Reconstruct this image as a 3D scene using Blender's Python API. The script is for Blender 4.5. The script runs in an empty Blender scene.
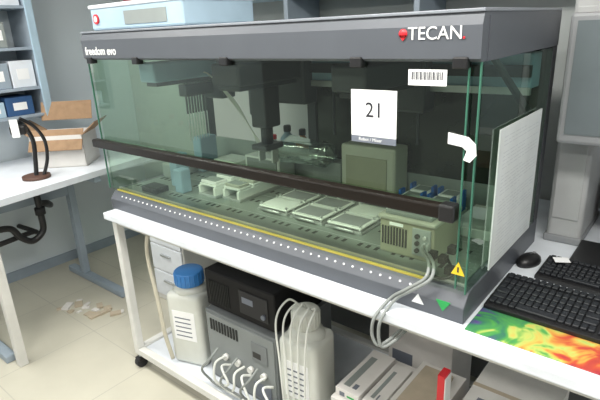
import bpy, bmesh, math, random
import numpy as np
from mathutils import Vector, Matrix, Euler
random.seed(7)
scn=bpy.context.scene
scn.view_settings.view_transform='Standard'
scn.view_settings.exposure=-0.08

# ---------------- materials ----------------
def mat(name,col,rough=0.5,metal=0.0,var=0.06,scale=8.0,bump=0.0,spec=0.5,emit=None):
    m=bpy.data.materials.new(name); m.use_nodes=True; nt=m.node_tree; b=nt.nodes['Principled BSDF']
    b.inputs['Roughness'].default_value=rough; b.inputs['Metallic'].default_value=metal
    b.inputs['Specular IOR Level'].default_value=spec
    tc=nt.nodes.new('ShaderNodeTexCoord'); n=nt.nodes.new('ShaderNodeTexNoise'); n.inputs['Scale'].default_value=scale; n.inputs['Detail'].default_value=4
    nt.links.new(tc.outputs['Object'],n.inputs['Vector'])
    r=nt.nodes.new('ShaderNodeValToRGB')
    c=[max(0,x*(1-var)) for x in col]; d=[min(1,x*(1+var)) for x in col]
    r.color_ramp.elements[0].position=.3; r.color_ramp.elements[1].position=.7
    r.color_ramp.elements[0].color=(*c,1); r.color_ramp.elements[1].color=(*d,1)
    nt.links.new(n.outputs['Fac'],r.inputs['Fac']); nt.links.new(r.outputs['Color'],b.inputs['Base Color'])
    if bump:
        bp=nt.nodes.new('ShaderNodeBump'); bp.inputs['Strength'].default_value=bump; bp.inputs['Distance'].default_value=.01
        nt.links.new(n.outputs['Fac'],bp.inputs['Height']); nt.links.new(bp.outputs['Normal'],b.inputs['Normal'])
    if emit: 
        b.inputs['Emission Color'].default_value=(*col,1); b.inputs['Emission Strength'].default_value=emit
    return m
def glass(name,tint,refl=1.0,rough=0.02,base=.05):
    m=bpy.data.materials.new(name); m.use_nodes=True; nt=m.node_tree; nt.nodes.clear()
    o=nt.nodes.new('ShaderNodeOutputMaterial'); t=nt.nodes.new('ShaderNodeBsdfTransparent'); g=nt.nodes.new('ShaderNodeBsdfGlossy'); mx=nt.nodes.new('ShaderNodeMixShader')
    lw=nt.nodes.new('ShaderNodeLayerWeight'); lw.inputs['Blend'].default_value=.5
    pw=nt.nodes.new('ShaderNodeMath'); pw.operation='POWER'; pw.inputs[1].default_value=4
    mu=nt.nodes.new('ShaderNodeMath'); mu.operation='MULTIPLY_ADD'; mu.inputs[1].default_value=refl*.8; mu.inputs[2].default_value=base; mu.use_clamp=True
    t.inputs['Color'].default_value=(*tint,1); g.inputs['Color'].default_value=(.9,1,.95,1); g.inputs['Roughness'].default_value=rough
    nt.links.new(lw.outputs['Facing'],pw.inputs[0]); nt.links.new(pw.outputs[0],mu.inputs[0]); nt.links.new(mu.outputs[0],mx.inputs[0]); nt.links.new(t.outputs[0],mx.inputs[1]); nt.links.new(g.outputs[0],mx.inputs[2]); nt.links.new(mx.outputs[0],o.inputs[0])
    return m
M={}
def D(n,*a,**k): M[n]=mat(n,*a,**k)
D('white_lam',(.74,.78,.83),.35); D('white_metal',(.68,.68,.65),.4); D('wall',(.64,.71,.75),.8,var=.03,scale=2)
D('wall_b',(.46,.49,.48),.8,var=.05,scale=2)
D('casing',(.088,.097,.112),.42,var=.04); D('casing_d',(.04,.043,.05),.45); D('casing_top',(.085,.093,.108),.42,var=.04); D('casing_hi',(.22,.24,.27),.35,var=.04)
D('black',(.012,.012,.013),.4); D('blackm',(.02,.02,.022),.7); D('bar',(.010,.007,.005),.4,spec=.3)
D('deck',(.22,.255,.235),.3,metal=.3,var=.12,scale=5); D('slot',(.010,.012,.012),.6)
D('alu',(.80,.83,.80),.35,metal=.15); D('silver',(.55,.57,.57),.3,metal=.7); D('brass',(.62,.50,.10),.35,metal=.3)
D('beige',(.30,.30,.22),.5); D('beige_l',(.44,.45,.38),.5); D('greybox',(.27,.30,.29),.5); D('bluegrey',(.24,.36,.46),.45)
D('paper',(.85,.86,.86),.8,var=.02); D('ink',(.02,.02,.03),.7); D('slate',(.16,.18,.22),.6); D('red',(.65,.02,.03),.4); D('green',(.02,.35,.08),.5)
D('yellow',(.85,.6,.03),.5); D('blue',(.02,.12,.42),.4); D('blue_cap',(.05,.24,.62),.4); D('hdpe',(.64,.66,.61),.4,spec=.4)
D('cable',(.24,.26,.25),.5); D('tube_w',(.68,.70,.66),.4); D('tube_beige',(.55,.52,.42),.5)
D('card',(.34,.22,.13),.9,var=.12,scale=20); D('card_w',(.72,.70,.67),.8)
D('psu',(.010,.010,.011),.6,spec=.2); D('instr',(.18,.195,.20),.55,spec=.3); D('instr_l',(.23,.25,.25),.55,spec=.3)
D('screen',(.13,.155,.165),.25); D('bezel',(.25,.26,.27),.35); D('column',(.42,.43,.43),.55)
D('key',(.018,.020,.024),.5,spec=.35); D('lblue',(.40,.54,.64),.5); D('shelfgrey',(.30,.36,.42),.5); D('dblue',(.03,.09,.22),.6)
D('darkpanel',(.016,.020,.010),.18,var=.4,scale=3); D('tan',(.48,.41,.31),.8,var=.15); D('brown',(.10,.05,.035),.6)
D('magenta',(.45,.1,.12),.6); D('textgrey',(.50,.53,.56),.7); D('sheet',(.66,.70,.70),.5); D('under_shade',(.15,.155,.15),.7); D('amber',(.35,.14,.02),.3); D('lamp',(1,1,1),.5,emit=6)
M['glass']=glass('glass_green',(.80,.89,.78),1.0,base=.06); M['glass_l']=glass('glass_side',(.68,.83,.72),1.0); M['glass_edge']=mat('glass_edge',(.05,.16,.11),.2)
M['clear']=glass('clear_plastic',(.86,.9,.86),2.0,.15,.18)
def floor_mat():
    m=mat('floor_lino',(.55,.53,.44),.4,var=.06,scale=3)
    nt=m.node_tree; b=nt.nodes['Principled BSDF']; src=b.inputs['Base Color'].links[0].from_socket
    br=nt.nodes.new('ShaderNodeTexBrick'); br.offset=0; br.inputs['Scale'].default_value=1; br.inputs['Brick Width'].default_value=.6; br.inputs['Row Height'].default_value=.6
    br.inputs['Mortar Size'].default_value=.003; br.inputs['Mortar'].default_value=(.45,.435,.37,1)
    tc=nt.nodes.new('ShaderNodeTexCoord'); nt.links.new(tc.outputs['Object'],br.inputs['Vector'])
    nt.links.new(src,br.inputs['Color1']); nt.links.new(src,br.inputs['Color2']); nt.links.new(br.outputs['Color'],b.inputs['Base Color'])
    return m
M['floor']=floor_mat()
def pad_mat():
    m=mat('mousepad_print',(.5,.5,.5),.6); nt=m.node_tree; b=nt.nodes['Principled BSDF']
    tc=nt.nodes.new('ShaderNodeTexCoord'); w=nt.nodes.new('ShaderNodeTexNoise'); w.inputs['Scale'].default_value=8; w.inputs['Distortion'].default_value=2.5; w.inputs['Detail'].default_value=2
    r=nt.nodes.new('ShaderNodeValToRGB'); e=r.color_ramp.elements
    sp=nt.nodes.new('ShaderNodeSeparateXYZ'); nt.links.new(tc.outputs['Object'],sp.inputs[0])
    ma=nt.nodes.new('ShaderNodeMath'); ma.operation='MULTIPLY_ADD'; ma.inputs[1].default_value=1.5; ma.inputs[2].default_value=-.32; nt.links.new(sp.outputs[0],ma.inputs[0])
    ad=nt.nodes.new('ShaderNodeMath'); ad.operation='ADD'; nt.links.new(ma.outputs[0],ad.inputs[0]); nt.links.new(w.outputs['Fac'],ad.inputs[1])
    e[0].position=.08; e[0].color=(.08,.05,.20,1); e[1].position=.88; e[1].color=(.30,.02,.04,1)
    for p,c in ((.17,(.03,.16,.09,1)),(.34,(.07,.30,.06,1)),(.46,(.42,.50,.12,1)),(.56,(.55,.33,.06,1)),(.68,(.48,.07,.03,1))):
        x=e.new(p); x.color=c
    nt.links.new(tc.outputs['Object'],w.inputs['Vector']); nt.links.new(ad.outputs[0],r.inputs['Fac']); nt.links.new(r.outputs['Color'],b.inputs['Base Color'])
    return m
M['pad']=pad_mat()

# ---------------- mesh builder ----------------
class B:
    def __init__(s): s.bm=bmesh.new(); s.mats=[]
    def mi(s,n):
        if n not in s.mats: s.mats.append(n)
        return s.mats.index(n)
    def _fin(s,faces,m,smooth=False):
        i=s.mi(m)
        for f in faces:
            if f.is_valid: f.material_index=i; f.smooth=smooth
    def box(s,lo,hi,m,bev=0,R=None,seg=2,smooth=False):
        lo=Vector(lo);hi=Vector(hi); c=(lo+hi)/2; d=hi-lo
        r=bmesh.ops.create_cube(s.bm,size=1); vs=r['verts']
        Mx=Matrix.Diagonal((d.x,d.y,d.z,1)); bmesh.ops.transform(s.bm,matrix=Mx,verts=vs)
        if bev:
            es=list({e for v in vs for e in v.link_edges})
            q=bmesh.ops.bevel(s.bm,geom=es,offset=bev,segments=seg,affect='EDGES',profile=.5)
            vs=list({v for f in q['faces'] for v in f.verts}|{v for v in vs if v.is_valid})
        T=Matrix.Translation(c)
        if R is not None: T=T@R.to_4x4()
        bmesh.ops.transform(s.bm,matrix=T,verts=vs)
        s._fin({f for v in vs for f in v.link_faces},m,smooth)
        return vs
    def quad(s,pts,m):
        s._fin([s.bm.faces.new([s.bm.verts.new(p) for p in pts])],m)
    def cyl(s,p0,p1,r0,m,r1=None,seg=20,smooth=True):
        p0=Vector(p0);p1=Vector(p1); r1=r0 if r1 is None else r1; d=p1-p0
        r=bmesh.ops.create_cone(s.bm,segments=seg,radius1=r0,radius2=r1,depth=d.length,cap_ends=True)
        T=Matrix.Translation((p0+p1)/2)@d.to_track_quat('Z','Y').to_matrix().to_4x4()
        bmesh.ops.transform(s.bm,matrix=T,verts=r['verts'])
        fs={f for v in r['verts'] for f in v.link_faces}; s._fin(fs,m,False)
        for f in fs:
            if len(f.verts)==4: f.smooth=smooth
    def tube(s,pts,r,m,seg=10,sub=8,closed=False):
        P=[Vector(p) for p in pts]; Q=[]
        n=len(P)
        for i in range(n-1):
            a=P[max(i-1,0)];b=P[i];c=P[i+1];d=P[min(i+2,n-1)]
            for k in range(sub):
                t=k/sub; Q.append(.5*((2*b)+(c-a)*t+(2*a-5*b+4*c-d)*t*t+(3*b-a-3*c+d)*t**3))
        Q.append(P[-1]); rings=[]; prev=None
        for i,p in enumerate(Q):
            t=(Q[min(i+1,len(Q)-1)]-Q[max(i-1,0)]).normalized()
            if prev is None:
                u=t.orthogonal().normalized()
            else:
                u=(prev-t*prev.dot(t)).normalized()
            prev=u; v=t.cross(u)
            rings.append([s.bm.verts.new(p+(u*math.cos(2*math.pi*k/seg)+v*math.sin(2*math.pi*k/seg))*r) for k in range(seg)])
        fs=[]
        for a,b in zip(rings,rings[1:]):
            for k in range(seg): fs.append(s.bm.faces.new((a[k],a[(k+1)%seg],b[(k+1)%seg],b[k])))
        fs.append(s.bm.faces.new(rings[0][::-1])); fs.append(s.bm.faces.new(rings[-1]))
        s._fin(fs,m,True)
    def prism(s,poly,axis,a,b,m,bev=0):
        def mk(p,v):
            return {0:(v,p[0],p[1]),1:(p[0],v,p[1]),2:(p[0],p[1],v)}[axis]
        A=[s.bm.verts.new(mk(p,a)) for p in poly]; Bv=[s.bm.verts.new(mk(p,b)) for p in poly]
        fs=[s.bm.faces.new(A),s.bm.faces.new(Bv[::-1])]
        n=len(poly)
        for i in range(n): fs.append(s.bm.faces.new((A[i],Bv[i],Bv[(i+1)%n],A[(i+1)%n])))
        bmesh.ops.recalc_face_normals(s.bm,faces=fs)
        if bev:
            es=list({e for f in fs for e in f.edges}); q=bmesh.ops.bevel(s.bm,geom=es,offset=bev,segments=2,affect='EDGES',profile=.5)
            vs={v for f in q['faces'] for v in f.verts}; fs={f for v in vs for f in v.link_faces}
        s._fin(fs,m)
    def lathe(s,prof,c,m,seg=28,sx=1,sy=1,R=None):
        c=Vector(c); rings=[]
        for r,z in prof:
            ring=[]
            for k in range(seg):
                p=Vector((r*sx*math.cos(2*math.pi*k/seg),r*sy*math.sin(2*math.pi*k/seg),z))
                if R is not None: p=R@p
                ring.append(s.bm.verts.new(c+p))
            rings.append(ring)
        fs=[]
        for a,b in zip(rings,rings[1:]):
            for k in range(seg): fs.append(s.bm.faces.new((a[k],a[(k+1)%seg],b[(k+1)%seg],b[k])))
        fs.append(s.bm.faces.new(rings[0][::-1])); fs.append(s.bm.faces.new(rings[-1]))
        s._fin(fs,m,True)
    def text(s,body,size,m,T,ext=.0005,off=0):
        cu=bpy.data.curves.new('t','FONT'); cu.body=body; cu.size=size; cu.extrude=ext; cu.align_x='CENTER'; cu.align_y='CENTER'; cu.offset=off
        ob=bpy.data.objects.new('t',cu); scn.collection.objects.link(ob); bpy.context.view_layer.update()
        me=bpy.data.meshes.new_from_object(ob.evaluated_get(bpy.context.evaluated_depsgraph_get()))
        me.transform(T); old=set(s.bm.faces); s.bm.from_mesh(me)
        s._fin([f for f in s.bm.faces if f not in old],m); bpy.data.objects.remove(ob); bpy.data.curves.remove(cu)
    def done(s,name,parent=None):
        me=bpy.data.meshes.new(name); s.bm.to_mesh(me); s.bm.free()
        for n in s.mats: me.materials.append(M[n])
        ob=bpy.data.objects.new(name,me); scn.collection.objects.link(ob)
        if parent: ob.parent=parent
        return ob
def empty(name):
    e=bpy.data.objects.new(name,None); scn.collection.objects.link(e); return e
FR=Matrix.Rotation(math.pi/2,4,'X')
def TF(x,y,z,R=FR): return Matrix.Translation((x,y,z))@R
def RZ(a): return Matrix.Rotation(a,3,'Z')

FZ=-.95; CZ=1.75; W=1.89
# ---------------- room ----------------
b=B(); b.box((-3.7,-3.0,FZ-.05),(2.5,1.4,FZ),'floor'); b.done('floor')
b=B(); b.box((-3.7,-3.0,CZ),(2.5,1.4,CZ+.05),'white_metal'); b.done('ceiling')
b=B(); b.box((-3.7,-3.0,FZ),(-3.6,1.3,CZ),'wall'); b.done('wall_left')
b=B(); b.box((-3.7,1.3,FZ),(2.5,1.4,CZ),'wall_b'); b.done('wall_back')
b=B(); b.box((-3.6,1.285,FZ),(2.5,1.3,FZ+.08),'shelfgrey'); b.done('baseboard_back')
b=B(); b.box((-3.6,-3,FZ),(-3.585,1.285,FZ+.08),'shelfgrey'); b.done('baseboard_left')

# ---------------- main bench ----------------
BE=empty('lab_bench')
b=B(); b.box((-1.87,-.07,-.035),(1.3,1.28,0),'white_lam',.004); b.done('bench_top',BE)
b=B()
for x in (-1.85,1.26):
    for y in (-.04,.75):
        b.box((x-.0,y,-.86),(x+.04,y+.04,-.035),'white_metal',.003)
        b.cyl((x+.02,y+.02,-.86),(x+.02,y+.02,-.885),.012,'silver')
        b.cyl((x+.005,y+.02,FZ+.035),(x+.035,y+.02,FZ+.035),.035,'blackm')
        b.box((x-.002,y-.005,-.905),(x+.042,y+.045,-.885),'black',.004)
    b.box((x,-.0,-.86),(x+.04,.75,-.82),'white_metal',.003); b.box((x,-.0,-.075),(x+.04,.75,-.036),'white_metal',.003)
for y in (-.04,.75):
    b.box((-1.81,y,-.86),(1.26,y+.04,-.82),'white_metal',.003); b.box((-1.81,y+.01,-.07),(1.26,y+.04,-.036),'white_metal',.003)
b.box((-1.81,.0,-.85),(1.26,.75,-.835),'white_lam')
b.box((-1.25,.80,-.80),(1.26,.815,-.04),'under_shade')  # added dark sheet, its grey stands in for the shade beneath the bench
b.done('bench_frame',BE)

# ---------------- liquid handling robot ----------------
R=empty('liquid_handling_robot')
b=B()
b.prism([(0,.0),(-.004,.055),(.03,.093),(.05,.097),(.73,.097),(.73,0)],0,-W,0,'casing',.003)
for i in range(46):
    x=-1.80+i*.036
    b.cyl((x,.0145,.0735),(x,.0115,.0762),.0038,'paper',seg=8)
b.box((-W+.02,.030,.092),(-.14,.042,.100),'brass',.002)
b.box((-W+.01,.048,.097),(-.02,.052,.108),'silver')
b.prism([(-.085,.062),(-.04,.062),(-.0625,.028)],1,-.006,-.003,'green')
b.prism([(-.165,.028),(-.125,.028),(-.145,.060)],1,-.006,-.003,'paper')
b.done('base',R)
b=B()
b.box((-W+.03,.055,.097),(-.03,.70,.101),'deck')
for r in (0.12,.27,.41,.55,.62):
    for i in range(52):
        if (i%4)==3: continue
        x=-1.83+i*.0345
        b.box((x,r,.1005),(x+.014,r+.026,.1016),'slot')
for y in (.16,.36,.50): b.box((-W+.04,y,.1008),(-.04,y+.002,.1014),'silver')
b.done('deck_plate',R)
b=B()
b.prism([(0,.752),(-.012,.76),(-.014,.84),(-.004,.868),(.02,.875),(.73,.875),(.73,.755),(.70,.755),(.70,.845),(.04,.845),(.04,.752)],0,-W,0,'casing')
b.prism([(.03,.752),(.03,.86),(.72,.86),(.72,.755)],0,-.03,.003,'casing_top')
b.prism([(.03,.752),(.03,.86),(.72,.86),(.72,.755)],0,-W-.003,-W+.03,'casing_top')
b.box((-W,-.010,.8695),(.003,.72,.878),'casing_hi',.002)
b.text('TECAN',.046,'paper',TF(-.122,-.0155,.822))
b.lathe([(.001,0),(.012,0),(.012,.004),(.001,.004)],(-.211,-.0125,.824),'red',R=Matrix.Rotation(math.pi/2,3,'X'))
b.prism([(-.223,.820),(-.199,.820),(-.211,.806)],1,-.0165,-.0125,'red')
b.cyl((-.044,-.0125,.811),(-.044,-.0165,.811),.003,'red',seg=10)
b.text('freedom evo',.050,'paper',TF(-1.735,-.0145,.79),off=.0008)
for x in (-1.84,-1.47,-.92,-.36,-.05):
    b.box((x-.02,-.02,.735),(x+.02,.014,.765),'black',.004)
b.done('top_cover',R)
b=B()
for x in (-W,-.035):
    b.box((x,.68,.097),(x+.035,.73,.755),'casing_d',.004)
b.prism([(.10,.752),(.13,.752),(.62,.50),(.62,.465)],0,-.016,-.004,'black')
b.done('frame_posts',R)
b=B()
b.quad([(-W+.005,.003,.35),(-.03,.003,.35),(-.03,.003,.752),(-W+.005,.003,.752)],'glass')
b.quad([(-W+.005,.012,.112),(-.03,.012,.112),(-.03,.012,.37),(-W+.005,.012,.37)],'glass')
b.done('front_glass',R)
b=B()
for x in (-W+.003,-.002):
    b.quad([(x,.02,.10),(x,.68,.10),(x,.68,.75),(x,.02,.75)],'glass_l')
b.quad([(-.03,.015,.10),(.0,.015,.10),(.0,.015,.752),(-.03,.015,.752)],'glass_l')
b.box((-.004,.0,.10),(.000,.008,.752),'glass_edge')
b.box((-.034,.000,.112),(-.030,.007,.752),'glass_edge')
b.box((-W+.003,.000,.112),(-W+.008,.007,.752),'glass_edge')
b.done('side_glass',R)
b=B()
b.box((-W-.01,-.045,.335),(-.03,-.008,.375),'bar',.006)
b.box((-.075,-.05,.33),(-.03,-.006,.38),'black',.006)
b.done('door_handle',R)
b=B()
b.box((-1.05,.69,.22),(-.035,.70,.75),'darkpanel')
b.box((-1.855,.69,.097),(-1.05,.70,.26),'greybox')
b.box((-1.05,.69,.097),(-.035,.70,.22),'greybox')
b.box((-1.1,.68,.25),(-1.05,.72,.75),'casing_d')
for i in range(4): b.box((-.95+i*.22,.685,.35),(-.94+i*.22,.69,.74),'casing_d')
b.done('rear_panel',R)
# gantry and arms
b=B()
b.box((-1.86,.56,.62),(-.03,.66,.74),'bluegrey',.004); b.box((-1.86,.55,.60),(-.03,.57,.625),'silver')
b.box((-1.86,.545,.66),(-.03,.56,.70),'black')
def arm(x,w,m):
    b.box((x,.12,.64),(x+w,.60,.73),m,.01); b.box((x+.02,.14,.62),(x+w-.02,.5,.64),'black',.004)
    b.box((x-.02,.5,.52),(x+w+.02,.60,.74),'casing_d',.01)
arm(-1.66,.12,'bluegrey')
for k in range(8):
    y=.34+k*.018; b.box((-1.62,y,.46),(-1.608,y+.006,.62),'casing_d',.002); b.cyl((-1.614,y+.003,.46),(-1.614,y+.003,.32),.002,'silver',seg=8)
b.box((-1.64,.32,.55),(-1.58,.50,.61),'casing_d',.006)
arm(-1.15,.16,'blackm')
b.box((-1.12,.30,.44),(-1.03,.40,.62),'blackm',.01); b.cyl((-1.075,.35,.48),(-1.075,.35,.36),.028,'black'); b.box((-1.12,.29,.34),(-1.03,.41,.365),'casing_d',.005)
for sx in (-1.12,-1.04): b.box((sx,.33,.28),(sx+.010,.37,.34),'silver',.002)
b.box((-1.28,.45,.46),(-1.18,.56,.62),'casing_d',.01); b.cyl((-1.23,.45,.52),(-1.23,.435,.52),.03,'black')
arm(-.55,.14,'casing_d')
b.box((-.52,.28,.50),(-.46,.36,.62),'casing_d',.01)
for i in range(22):
    t=i/21*math.pi; b.box((-1.42+.09*math.cos(t)-.012,.44,.62+.08*math.sin(t)-.01),(-1.42+.09*math.cos(t)+.012,.47,.62+.08*math.sin(t)+.01),'black',.002)
for k in range(4): b.tube([(-1.61,.36+k*.03,.62),(-1.53,.42,.66),(-1.46+.01*k,.50,.52),(-1.43,.60,.36),(-1.42+.02*k,.66,.2)],.003,'tube_w',seg=6)
b.done('robot_arms',R)
b=B()
b.box((-1.02,.60,.101),(-.85,.68,.24),'greybox',.006); b.box((-.82,.56,.101),(-.54,.68,.35),'beige_l',.012); b.box((-.79,.556,.16),(-.58,.562,.30),'beige',.002)
b.box((-1.78,.48,.101),(-1.71,.60,.30),'bluegrey',.008); b.box((-1.66,.22,.101),(-1.60,.30,.27),'bluegrey',.006); b.box((-1.55,.16,.101),(-1.49,.22,.22),'bluegrey',.006)
b.box((-1.84,.3,.101),(-1.76,.6,.18),'greybox',.006); b.box((-1.45,.56,.101),(-1.2,.68,.22),'alu',.005); b.box((-1.43,.555,.13),(-1.22,.561,.21),'greybox')
b.box((-1.66,.52,.101),(-1.48,.66,.18),'alu',.005)
b.box((-.22,.40,.101),(-.06,.66,.14),'alu',.004); b.box((-1.72,.08,.101),(-1.60,.16,.13),'black',.004)
b.done('deck_modules',R)
def carrier(x,y0,y1,w=.15,n=3,z=.101,plate='paper',top='alu',h=.05):
    b.box((x,y0,z),(x+w,y1,z+.012),'silver',.002)
    b.box((x+.005,y0,z+.012),(x+.02,y1,z+h),top,.002); b.box((x+w-.02,y0,z+.012),(x+w-.005,y1,z+h),top,.002)
    L=(y1-y0)/n
    for k in range(n):
        ya=y0+k*L+.008; b.box((x+.006,ya,z+h),(x+w-.006,ya+L-.016,z+h+.012),top,.003)
        if plate:
            b.box((x+.012,ya+.006,z+h+.012),(x+w-.012,ya+L-.022,z+h+.026),plate,.003)
            b.box((x+.02,ya+.012,z+h+.0265),(x+w-.02,ya+L-.028,z+h+.0275),'greybox')
b=B()
carrier(-1.42,.20,.50,.13,3); carrier(-1.27,.22,.50,.12,3,plate='beige_l')
for i in range(3):
    x=-1.02+i*.185
    b.box((x,.20,.101),(x+.17,.46,.112),'silver',.002)
    for k in range(2):
        y=.205+k*.128
        b.box((x+.006,y,.118),(x+.164,y+.12,.126),'alu',.003)
        b.box((x+.02,y+.015,.1265),(x+.15,y+.105,.1275),'bezel' if (i+k)%3 else 'alu')
        for (u,v) in ((.01,.005),(.152,.005),(.01,.107),(.152,.107)): b.box((x+u,y+v,.112),(x+u+.008,y+v+.008,.136),'silver',.001)
    b.cyl((x+.03,.19,.115),(x+.14,.19,.115),.006,'silver',seg=10)
carrier(-.78,.46,.53,.14,1,plate=None,h=.03)
b.done('plate_carriers',R)
b=B()
for i in range(2):
    x=-.48+i*.125
    b.box((x,.36,.101),(x+.10,.66,.12),'alu',.003)
    for k in range(3):
        y=.37+k*.10
        b.box((x+.006,y,.12),(x+.094,y+.085,.185),'paper',.004)
        b.box((x+.02,y+.012,.1855),(x+.08,y+.072,.187),'greybox')
        b.box((x-.004,y+.02,.12),(x+.008,y+.06,.205),'blue',.002); b.box((x+.092,y+.02,.12),(x+.104,y+.06,.205),'blue',.002)
b.done('sample_racks',R)
b=B()
b.box((-.36,.13,.101),(-.16,.34,.23),'beige',.006); b.box((-.365,.125,.225),(-.155,.345,.24),'beige_l',.004)
b.box((-.345,.14,.24),(-.175,.33,.255),'greybox',.003)
for i in range(9): b.box((-.35+i*.011,.127,.135),(-.345+i*.011,.131,.20),'slot')
b.box((-.235,.124,.12),(-.17,.131,.215),'greybox',.002)
for z in (.14,.165,.19): b.cyl((-.215,.124,z),(-.215,.116,z),.008,'black',seg=12); b.cyl((-.188,.124,z),(-.188,.116,z),.006,'silver',seg=12)
b.box((-.32,.125,.208),(-.27,.1285,.218),'paper')
b.done('plate_shaker',R)
b=B()
vs=b.box((-1.17,.50,.24),(-.88,.62,.34),'clear',.03,seg=3,smooth=True)
for v in b.bm.verts: v.co+=Vector((random.uniform(-1,1),random.uniform(-1,1),random.uniform(-1,1)))*.014
b.done('plastic_cover',R)
b=B()
b.box((-.385,-.0035,.535),(-.232,-.001,.672),'paper'); b.box((-.385,-.0035,.515),(-.232,-.001,.535),'slate')
b.text('21',.062,'ink',TF(-.305,-.0042,.612),.0003); b.text('Robot / Mixer',.014,'paper',TF(-.318,-.0042,.525),.0003)
b.box((-.198,-.0035,.690),(-.088,-.001,.732),'paper')
for i in range(22): b.box((-.188+i*.0041,-.0042,.705),(-.188+i*.0041+.0016+.0012*(i%3==0),-.0036,.726),'ink')
b.prism([(-.075,.570),(-.02,.562),(.0,.545),(.004,.515),(-.012,.495),(-.03,.50),(-.022,.525),(-.035,.535),(-.075,.54)],1,-.006,-.002,'paper')
b.prism([(-.045,.16),(-.005,.16),(-.025,.20)],1,-.004,-.0015,'yellow'); b.prism([(-.027,.168),(-.022,.168),(-.022,.185),(-.027,.185)],1,-.0045,-.004,'ink')
b.done('glass_labels',R)
b=B()
b.box((.006,.16,.115),(.010,.58,.555),'sheet')
for i in range(34):
    if i in (3,9,16,24,30): continue
    z=.525-i*.0118; y=.20; e=.54 if i%5 else .40
    while y<e:
        l=random.uniform(.015,.05)
        b.box((.010,y,z),(.0103,min(y+l,.55),z+.0016),'textgrey'); y+=l+.010
b.done('laminated_sheet',R)
b=B()
for k in range(2):
    o=k*.016
    b.tube([(-.19+o,.115,.165+o*.5),(-.17+o,.07,.17),(-.13+o,.03,.155),(-.12+o,-.012,.125),(-.17+o,-.03,.080),(-.225+o,-.03,.03),(-.250+o*1.4,-.085,-.02),(-.255+o*1.5,-.092,-.08),(-.235+o,-.088,-.115),(-.21+o,-.06,-.10),(-.20+o,-.0,-.09)] ,.0055,'cable')
for p in ((-.15,.06,.15),(-.12,.07,.14),(-.10,.09,.17),(-.09,.05,.12)): b.box(p,(p[0]+.025,p[1]+.03,p[2]+.025),'black',.003)
b.tube([(-.1,.1,.15),(-.06,.05,.13),(-.09,.03,.115),(-.14,.04,.12)],.005,'black')
b.done('data_cables',R)

# ---------------- things above / behind ----------------
b=B(); b.box((-1.88,.05,.88),(-1.2,.45,.99),'lblue',.01); b.box((-1.885,.045,.975),(-1.195,.455,.992),'white_lam',.004); b.cyl((-1.83,.05,.93),(-1.83,.044,.93),.022,'red'); b.cyl((-1.83,.0445,.93),(-1.83,.0425,.93),.013,'paper')
b.box((-1.6,.047,.90),(-1.3,.0505,.955),'greybox')
b.done('storage_box')
b=B(); b.box((-3.2,.98,1.02),(1.8,1.295,1.06),'lblue',.004)
for i in range(7): b.box((-3.1+i*.8,1.0,.90),(-3.07+i*.8,1.295,1.02),'shelfgrey',.003)
b.done('wall_shelf')
b=B()
x=-3.1
cols=['lblue','white_lam','dblue','greybox','magenta','card','bluegrey','white_lam','green','blackm']
while x<1.6:
    w=random.uniform(.12,.34); h=random.uniform(.1,.3)
    b.box((x,1.02,1.061),(x+w,1.25,1.061+h),random.choice(cols),.005); x+=w+.03
b.done('reagent_boxes')
b=B(); x=-1.75
for i in range(12):
    r=random.uniform(.035,.05); h=random.uniform(.16,.30); m=random.choice(['amber','hdpe','hdpe','bluegrey','clear']); 
    b.lathe([(r,0),(r,h*.65),(r*.9,h*.74),(r*.4,h*.84),(r*.4,h*.9)],(x+r,1.08,.001),m); b.lathe([(r*.5,h*.88),(r*.5,h),(r*.4,h*1.02)],(x+r,1.08,.001),random.choice(['blue_cap','red','black'])); 
    b.cyl((x+r,1.08,h*.2),(x+r,1.08,h*.5),r*1.01,'paper'); x+=2*r+.03
b.done('reagent_bottles')
b=B(); b.box((.20,1.0,0),(.62,1.24,.22),'brown',.004); b.box((.21,.995,.02),(.61,1.001,.10),'blackm',.002); b.box((.21,.995,.115),(.61,1.001,.20),'blackm',.002); b.cyl((.41,.995,.06),(.41,.985,.06),.01,'silver'); b.cyl((.41,.995,.16),(.41,.985,.16),.01,'silver'); b.done('desk_organizer')

b=B(); b.box((.025,.78,0),(.15,1.15,.93),'column',.02,seg=4,smooth=False); b.box((.04,.775,.1),(.135,.785,.88),'column',.003); b.box((.02,.77,0),(.155,1.16,.03),'bezel',.005); b.done('instrument_column')
b=B()
b.box((.13,.655,.43),(.60,.70,.86),'bezel',.012); b.box((.155,.651,.465),(.575,.657,.835),'screen'); b.box((.2,.70,.50),(.53,.74,.8),'bezel',.01)
b.box((.33,.72,.02),(.40,.76,.62),'black',.008); b.box((.23,.60,.0),(.50,.84,.02),'black',.008)
b.cyl((.56,.652,.445),(.56,.656,.445),.006,'green')
o=b.done('computer_monitor'); o.location.x=-.078; o.location.y=-.03
def keyboard(name,x,y,w,d,rot,mb='black'):
    b=B()
    b.prism([(0,0),(0,.014),(d,.030),(d,0)],0,0,w,mb,.003)
    rows=6
    kw=(w-.03)/22
    for r in range(rows):
        yy=.018+r*(d-.03)/rows+(.008 if r==5 else 0); zz=.014+.016*yy/d
        i=0
        while i<22:
            n=1
            if r==0 and i==4: n=6
            elif r in(1,2) and i in(0,13): n=2
            if i+n>22: n=22-i
            gap=.006 if i>=15 else 0
            gap+=.004 if i>=18 else 0
            if not (r in(2,) and 15<=i<18):
                b.box((.010+i*kw+gap,yy,zz),(.010+(i+n)*kw-.003+gap,yy+(d-.03)/rows-.003,zz+.009),'key',.002,seg=1)
            i+=n
    ob=b.done(name); ob.location=(x,y,.0); ob.rotation_euler=(0,0,rot); return ob
k1=keyboard('computer_keyboard',.015,.12,.46,.22,-.02); k1.location.z=.005
keyboard('computer_keyboard',.085,.41,.44,.16,-.05)
b=B()
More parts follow.
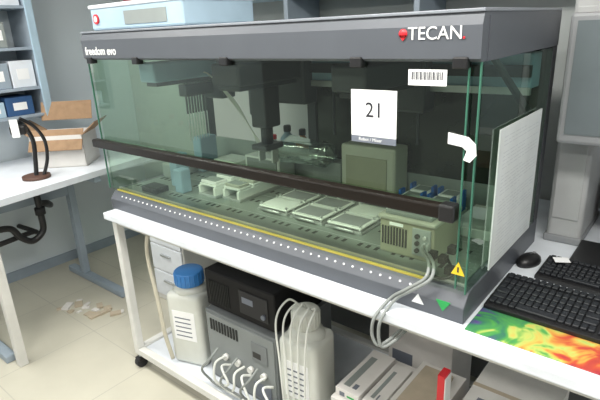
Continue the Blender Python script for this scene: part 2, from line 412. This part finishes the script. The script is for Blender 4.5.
b.lathe([(.001,0),(.95,0),(1.0,.2),(.93,.55),(.7,.85),(.35,.98),(.001,1.0)],(0,0,0),'black',seg=28)
for v in b.bm.verts: v.co=Vector((v.co.x*.034,v.co.y*.058,v.co.z*.036))
b.cyl((-.004,.03,.031),(.004,.03,.031),.007,'bezel',seg=12); b.box((-.0006,.005,.0345),(.0006,.03,.0365),'bezel')
o=b.done('computer_mouse'); o.location=(.037,.52,0); o.rotation_euler=(0,0,-.3)
b=B(); b.box((.012,-.02,0),(.42,.24,.004),'pad',.0015); b.done('mouse_pad')
b=B(); b.box((0,0,0),(.05,.035,.0008),'paper'); o=b.done('sticky_note'); o.location=(.13,.49,.042); o.rotation_euler=(.08,0,.5)

# ---------------- under bench ----------------
SZ=-.835
def jug(name,x,y,w,d,h,capm,cr,tilt=0):
    b=B(); b.box((-w/2,-d/2,0),(w/2,d/2,h*.80),'hdpe',.03,seg=4,smooth=True)
    b.lathe([(w*.48,h*.76),(w*.40,h*.83),(w*.25,h*.87),(cr*.8,h*.9),(cr*.8,h*.93)],(0,0,0),'hdpe',sy=d/w)
    b.lathe([(cr*.95,h*.86),(cr,h*.865),(cr,h*.99),(cr*.9,h),(.001,h)],(0,0,0),capm)
    for k in range(20):
        a=k/20*2*math.pi; b.box((cr*math.cos(a)-.002,cr*math.sin(a)-.002,h*.87),(cr*math.cos(a)+.002,cr*math.sin(a)+.002,h*.985),capm)
    b.box((-w*.32,-d/2-.002,h*.3),(w*.32,-d/2+.001,h*.62),'paper')
    for i in range(5): b.box((-w*.26,-d/2-.003,h*(.34+.05*i)),(w*.2,-d/2-.0015,h*(.352+.05*i)),'slate')
    o=b.done(name); o.location=(x,y,SZ); o.rotation_euler=(0,0,tilt); return o
jug('plastic_jug',-1.50,.14,.21,.18,.53,'blue_cap',.075,.3)
J2=jug('plastic_jug',-.72,.14,.19,.18,.57,'hdpe',.06,.1)
CU=empty('control_unit')
b=B(); b.box((-1.32,.08,SZ),(-.85,.50,-.44),'instr',.006); b.box((-1.31,.074,SZ+.02),(-.86,.081,-.455),'instr_l',.003)
for i in range(10): b.box((-1.28+i*.02,.070,-.54),(-1.27+i*.02,.0745,-.48),'slot')
for i in range(4): b.cyl((-1.18+i*.085,.074,-.66),(-1.18+i*.085,.055,-.66),.016,'white_metal')
b.box((-1.00,.069,-.60),(-.90,.0745,-.5),'instr',.003); b.box((-.99,.068,-.58),(-.94,.0705,-.55),'black'); b.box((-1.0,.069,-.8),(-.89,.0745,-.72),'slate',.003)
b.done('chassis',CU)
b=B(); b.box((-1.32,.10,-.425),(-.86,.46,-.23),'psu',.008)
for i in range(12): b.box((-1.29+i*.012,.096,-.40),(-1.285+i*.012,.1005,-.28),'slot')
b.box((-1.08,.095,-.39),(-.90,.1005,-.27),'blackm',.003); b.box((-1.06,.093,-.33),(-.99,.0955,-.30),'slate'); b.cyl((-.925,.095,-.36),(-.925,.085,-.36),.012,'slate')
for x in(-1.2,-.94): b.cyl((x,.16,-.44),(x,.16,-.425),.012,'blackm'); b.cyl((x,.4,-.44),(x,.4,-.425),.012,'blackm')
b.done('power_supply')
b=B()
random.seed(5)
for i in range(9):
    x=-1.22+i*.045
    b.tube([(x,.055,-.62-.03*(i%3)),(x-.01,.0,-.66),(x+.05*(i%3-1),-.02,-.72-.02*(i%2)),(x+.08*((i%2)*2-1)*.5,.01,-.79),(x+.03+.012*i,.02,-.815),(-.88+.006*i,.04,-.81)],.006,'tube_w' if i%3 else 'cable')
b.done('cable_bundle',CU)
b=B()
for i in range(5):
    x=-.75+i*.016
    b.tube([(x,.14,-.26),(x-.03+.02*i,.10,-.225-.01*(i%2)),(x-.04+.025*i,.03,-.29),(x-.03+.018*i,.025,-.5),(x-.02+.012*i,.03,-.8)],.0045,'tube_w')
o=b.done('silicone_tubing'); o.parent=J2; o.matrix_parent_inverse=(Matrix.Translation(J2.location)@Euler(J2.rotation_euler).to_matrix().to_4x4()).inverted()
b=B(); b.tube([(-1.62,.02,-.07),(-1.63,.0,-.2),(-1.60,-.0,-.45),(-1.58,.0,-.65),(-1.57,.02,-.81)],.011,'tube_beige'); b.done('drain_hose')
b=B()
def carton(x0,y0,z0,x1,y1,z1):
    b.box((x0,y0,z0),(x1,y1,z1),'card_w',.002)
    b.box((x0+.02,y0-.001,z0+(z1-z0)*.2),(x0+(x1-x0)*.4,y0+.001,z0+(z1-z0)*.7),'slate')
    b.box((x0+(x1-x0)*.5,y0-.001,z0+(z1-z0)*.3),(x1-.02,y0+.001,z0+(z1-z0)*.5),'green')
    b.box((x0+.02,y0+.03,z1-.001),(x0+(x1-x0)*.45,y1-.05,z1+.0008),'greybox'); b.box((x0+(x1-x0)*.55,y0+.03,z1-.001),(x1-.03,y0+.06,z1+.0008),'slate')
carton(-.54,.06,SZ,-.32,.42,-.57); carton(-.31,.06,SZ,-.12,.42,-.52); carton(-.53,.08,-.569,-.42,.38,-.53);carton(-.41,.09,-.569,-.33,.36,-.54)
carton(-.50,.46,SZ,-.20,.70,-.42); b.box((-.28,.10,-.5195),(-.16,.38,-.50),'tan',.002)
b.done('carton_stack')
b=B(); b.box((-.09,.05,SZ),(-.065,.10,-.25),'red',.002); b.box((-.0655,.052,SZ+.005),(-.062,.099,-.26),'paper');  b.box((-.088,.0485,-.6),(-.067,.051,-.45),'paper'); b.done('red_binder')
b=B(); b.box((-.04,.08,SZ),(.24,.45,-.40),'card_w',.003); b.box((-.02,.079,-.7),(.1,.081,-.6),'slate'); b.box((-.04,.255,-.4005),(.24,.275,-.3992),'tan'); b.box((.0,.12,-.4),(.09,.2,-.3992),'slate'); b.done('carton')
b=B(); b.box((-2.42,.52,FZ),(-2.06,.88,-.27),'white_metal',.008); 
for i in range(3): b.box((-2.41,.508,FZ+.05+i*.2),(-2.07,.522,FZ+.24+i*.2),'white_lam',.005); b.box((-2.29,.492,FZ+.17+i*.2),(-2.19,.509,FZ+.185+i*.2),'silver',.003)
b.done('drawer_cabinet')

# ---------------- left side ----------------
LB=empty('side_bench')
b=B(); b.prism([(-2.5,-.9),(-2.78,1.0),(-3.58,1.0),(-3.58,-.9)],2,-.04,0,'white_lam'); b.done('side_bench_top',LB)
b=B()
for (y,x1) in ((-.47,-2.5),(.37,-2.62)):
    b.box((-3.2,y-.02,FZ+.05),(-3.14,y+.03,-.04),'shelfgrey',.004); b.box((-3.4,y-.025,FZ),(x1,y+.035,FZ+.05),'shelfgrey',.008)
    b.box((-3.4,y-.02,-.09),(x1-.1,y+.03,-.04),'shelfgrey',.004)
b.box((-2.45,-.46,FZ),(-2.40,-.41,-.04),'white_metal',.004); b.box((-2.6,-.45,-.09),(-2.40,-.42,-.04),'white_metal',.004)
b.box((-3.17,-.45,-.25),(-3.15,.36,-.05),'shelfgrey')
b.done('side_bench_frame',LB)
b=B(); 
b.tube([(-3.05,-.8,-.30),(-3.05,-.4,-.31),(-3.05,-.22,-.32)],.024,'black'); b.cyl((-3.05,-.26,-.32),(-3.05,-.20,-.32),.034,'blackm')
b.tube([(-3.05,-.22,-.32),(-3.05,-.12,-.34),(-3.05,-.07,-.42),(-3.05,.0,-.47),(-3.05,.08,-.42),(-3.05,.09,-.30),(-3.05,.09,-.16)],.022,'black',sub=10)
b.cyl((-3.05,.09,-.30),(-3.05,.09,-.25),.034,'blackm'); b.cyl((-3.05,.09,-.16),(-3.05,.09,-.041),.018,'silver')
b.tube([(-3.05,.09,-.22),(-3.08,.16,-.24),(-3.2,.22,-.30),(-3.59,.24,-.33)],.020,'black'); b.tube([(-3.1,-.7,-.42),(-3.12,-.3,-.45),(-3.14,.02,-.44),(-3.3,.12,-.50),(-3.59,.12,-.52)],.018,'blackm')
b.done('drain_pipes')
b=B(); s=.16; h=.20
for (lo,hi) in (((-s,-s*.8,0),(s,-s*.8+.006,h)),((-s,s*.8-.006,0),(s,s*.8,h)),((-s,-s*.8,0),(-s+.006,s*.8,h)),((s-.006,-s*.8,0),(s,s*.8,h)),((-s,-s*.8,0),(s,s*.8,.006))):
    b.box(lo,hi,'card_w')
b.box((-s,-s*.8-.07,h-.03),(s,-s*.8+.075,h-.024),'card',R=Matrix.Rotation(.9,3,'X'))
b.box((-s,s*.8-.01,h+.06),(s,s*.8-.004,h+.18),'card',R=Matrix.Rotation(-.35,3,'X'))
b.box((-s-.10,-s*.8,h+.03),(-s+.02,s*.8,h+.036),'card',R=Matrix.Rotation(.6,3,'Y'))
b.box((s-.02,-s*.8,h+.03),(s+.10,s*.8,h+.036),'card',R=Matrix.Rotation(-.7,3,'Y'))
b.box((-s+.02,-s*.7,.01),(s-.02,s*.7,.13),'brown',.02)
for v in b.bm.verts: v.co*=1.12
o=b.done('cardboard_box'); o.location=(-3.1,.38,.0); o.rotation_euler=(0,0,.75)
b=B(); b.cyl((0,0,0),(0,0,.02),.085,'brown',seg=28); b.tube([(0,0,.01),(.01,.02,.12),(.02,.02,.24),(.0,-.01,.34),(-.03,-.04,.38)],.014,'black'); b.tube([(0.045,0,.01),(.08,.03,.12),(.085,.03,.24),(.05,-.01,.34),(-.01,-.05,.40)],.011,'black')
b.box((-.07,-.09,.30),(.02,-.02,.36),'black',.012); b.box((-.055,-.1,.29),(-.01,-.095,.40),'paper')
o=b.done('barcode_scanner_stand'); o.location=(-2.88,.05,0); o.rotation_euler=(0,0,.9)
b=B()
for z in (.33,.52,.79,1.06,1.33): b.box((-3.59,-.9,z),(-3.30,.40,z+.02),'shelfgrey',.002)
b.box((-3.595,.38,.30),(-3.29,.42,1.6),'shelfgrey',.003); b.box((-3.30,.375,.30),(-3.28,.425,1.6),'lblue',.002); b.box((-3.595,-.92,.30),(-3.29,-.88,1.6),'shelfgrey')
b.done('wall_shelving')
b=B()
random.seed(11)
for z,hs in ((.541,.2),(.811,.2),(1.081,.2),(.351,.13)):
    y=-.85
    while y<.22:
        w=random.uniform(.08,.2); h=hs*random.uniform(.75,1)
        m=random.choice(['dblue','white_lam','lblue','shelfgrey','dblue','white_lam','greybox'])
        b.box((-3.56,y,z),(-3.33,y+w,z+h),m,.004); b.box((-3.331,y+w*.25,z+h*.3),(-3.328,y+w*.75,z+h*.7),'paper'); y+=w+.01
b.done('shelf_binders')
b=B()
for i in range(20):
    x=random.uniform(-2.90,-2.42); y=.02+ (x+2.95)*.25+random.uniform(-.06,.10)
    s=random.uniform(.015,.045)
    b.box((x-s,y-s*.6,FZ+.001),(x+s,y+s*.6,FZ+.006+random.random()*.012),random.choice(['tan','tan','card_w']),.001,R=RZ(random.uniform(0,3)))
b.done('floor_debris')

# ---------------- lights ----------------
for n,(x,y) in enumerate(((-2.6,-.6),(-.6,-.6),(.9,-.6),(-2.6,-2.0),(0,-2.0))):
    P=empty('ceiling_light')
    b=B(); b.box((x-.6,y-.15,CZ-.03),(x+.6,y+.15,CZ),'lamp',.004); b.box((x-.62,y-.17,CZ-.02),(x+.62,y+.17,CZ),'white_metal'); b.done('diffuser_%d'%n,P)
    l=bpy.data.lights.new('tube_light','AREA'); l.shape='RECTANGLE'; l.size=1.2; l.size_y=.3; l.energy=31; l.color=(1,.97,.91)
    lo=bpy.data.objects.new('lamp_%d'%n,l); scn.collection.objects.link(lo); lo.location=(x,y,CZ-.04); lo.parent=P
w=bpy.data.worlds.new('World'); scn.world=w; w.use_nodes=True; w.node_tree.nodes['Background'].inputs[0].default_value=(.95,.96,.95,1); w.node_tree.nodes['Background'].inputs[1].default_value=.42

# ---------------- camera ----------------
c=Vector((.4565,-1.2688,.8488)); yaw,pitch,roll,F=.697,.3309,-.0453,.9967*500
f=Vector((-math.sin(yaw)*math.cos(pitch),math.cos(yaw)*math.cos(pitch),-math.sin(pitch))); r=Vector((math.cos(yaw),math.sin(yaw),0)); u=r.cross(f)
r2=r*math.cos(roll)+u*math.sin(roll); u2=-r*math.sin(roll)+u*math.cos(roll)
cd=bpy.data.cameras.new('camera'); cd.sensor_width=36; cd.lens=F*36/600; cd.clip_start=.02
co=bpy.data.objects.new('camera',cd); scn.collection.objects.link(co)
Mx=Matrix((r2,u2,-f)).transposed().to_4x4(); Mx.translation=c; co.matrix_world=Mx
scn.camera=co
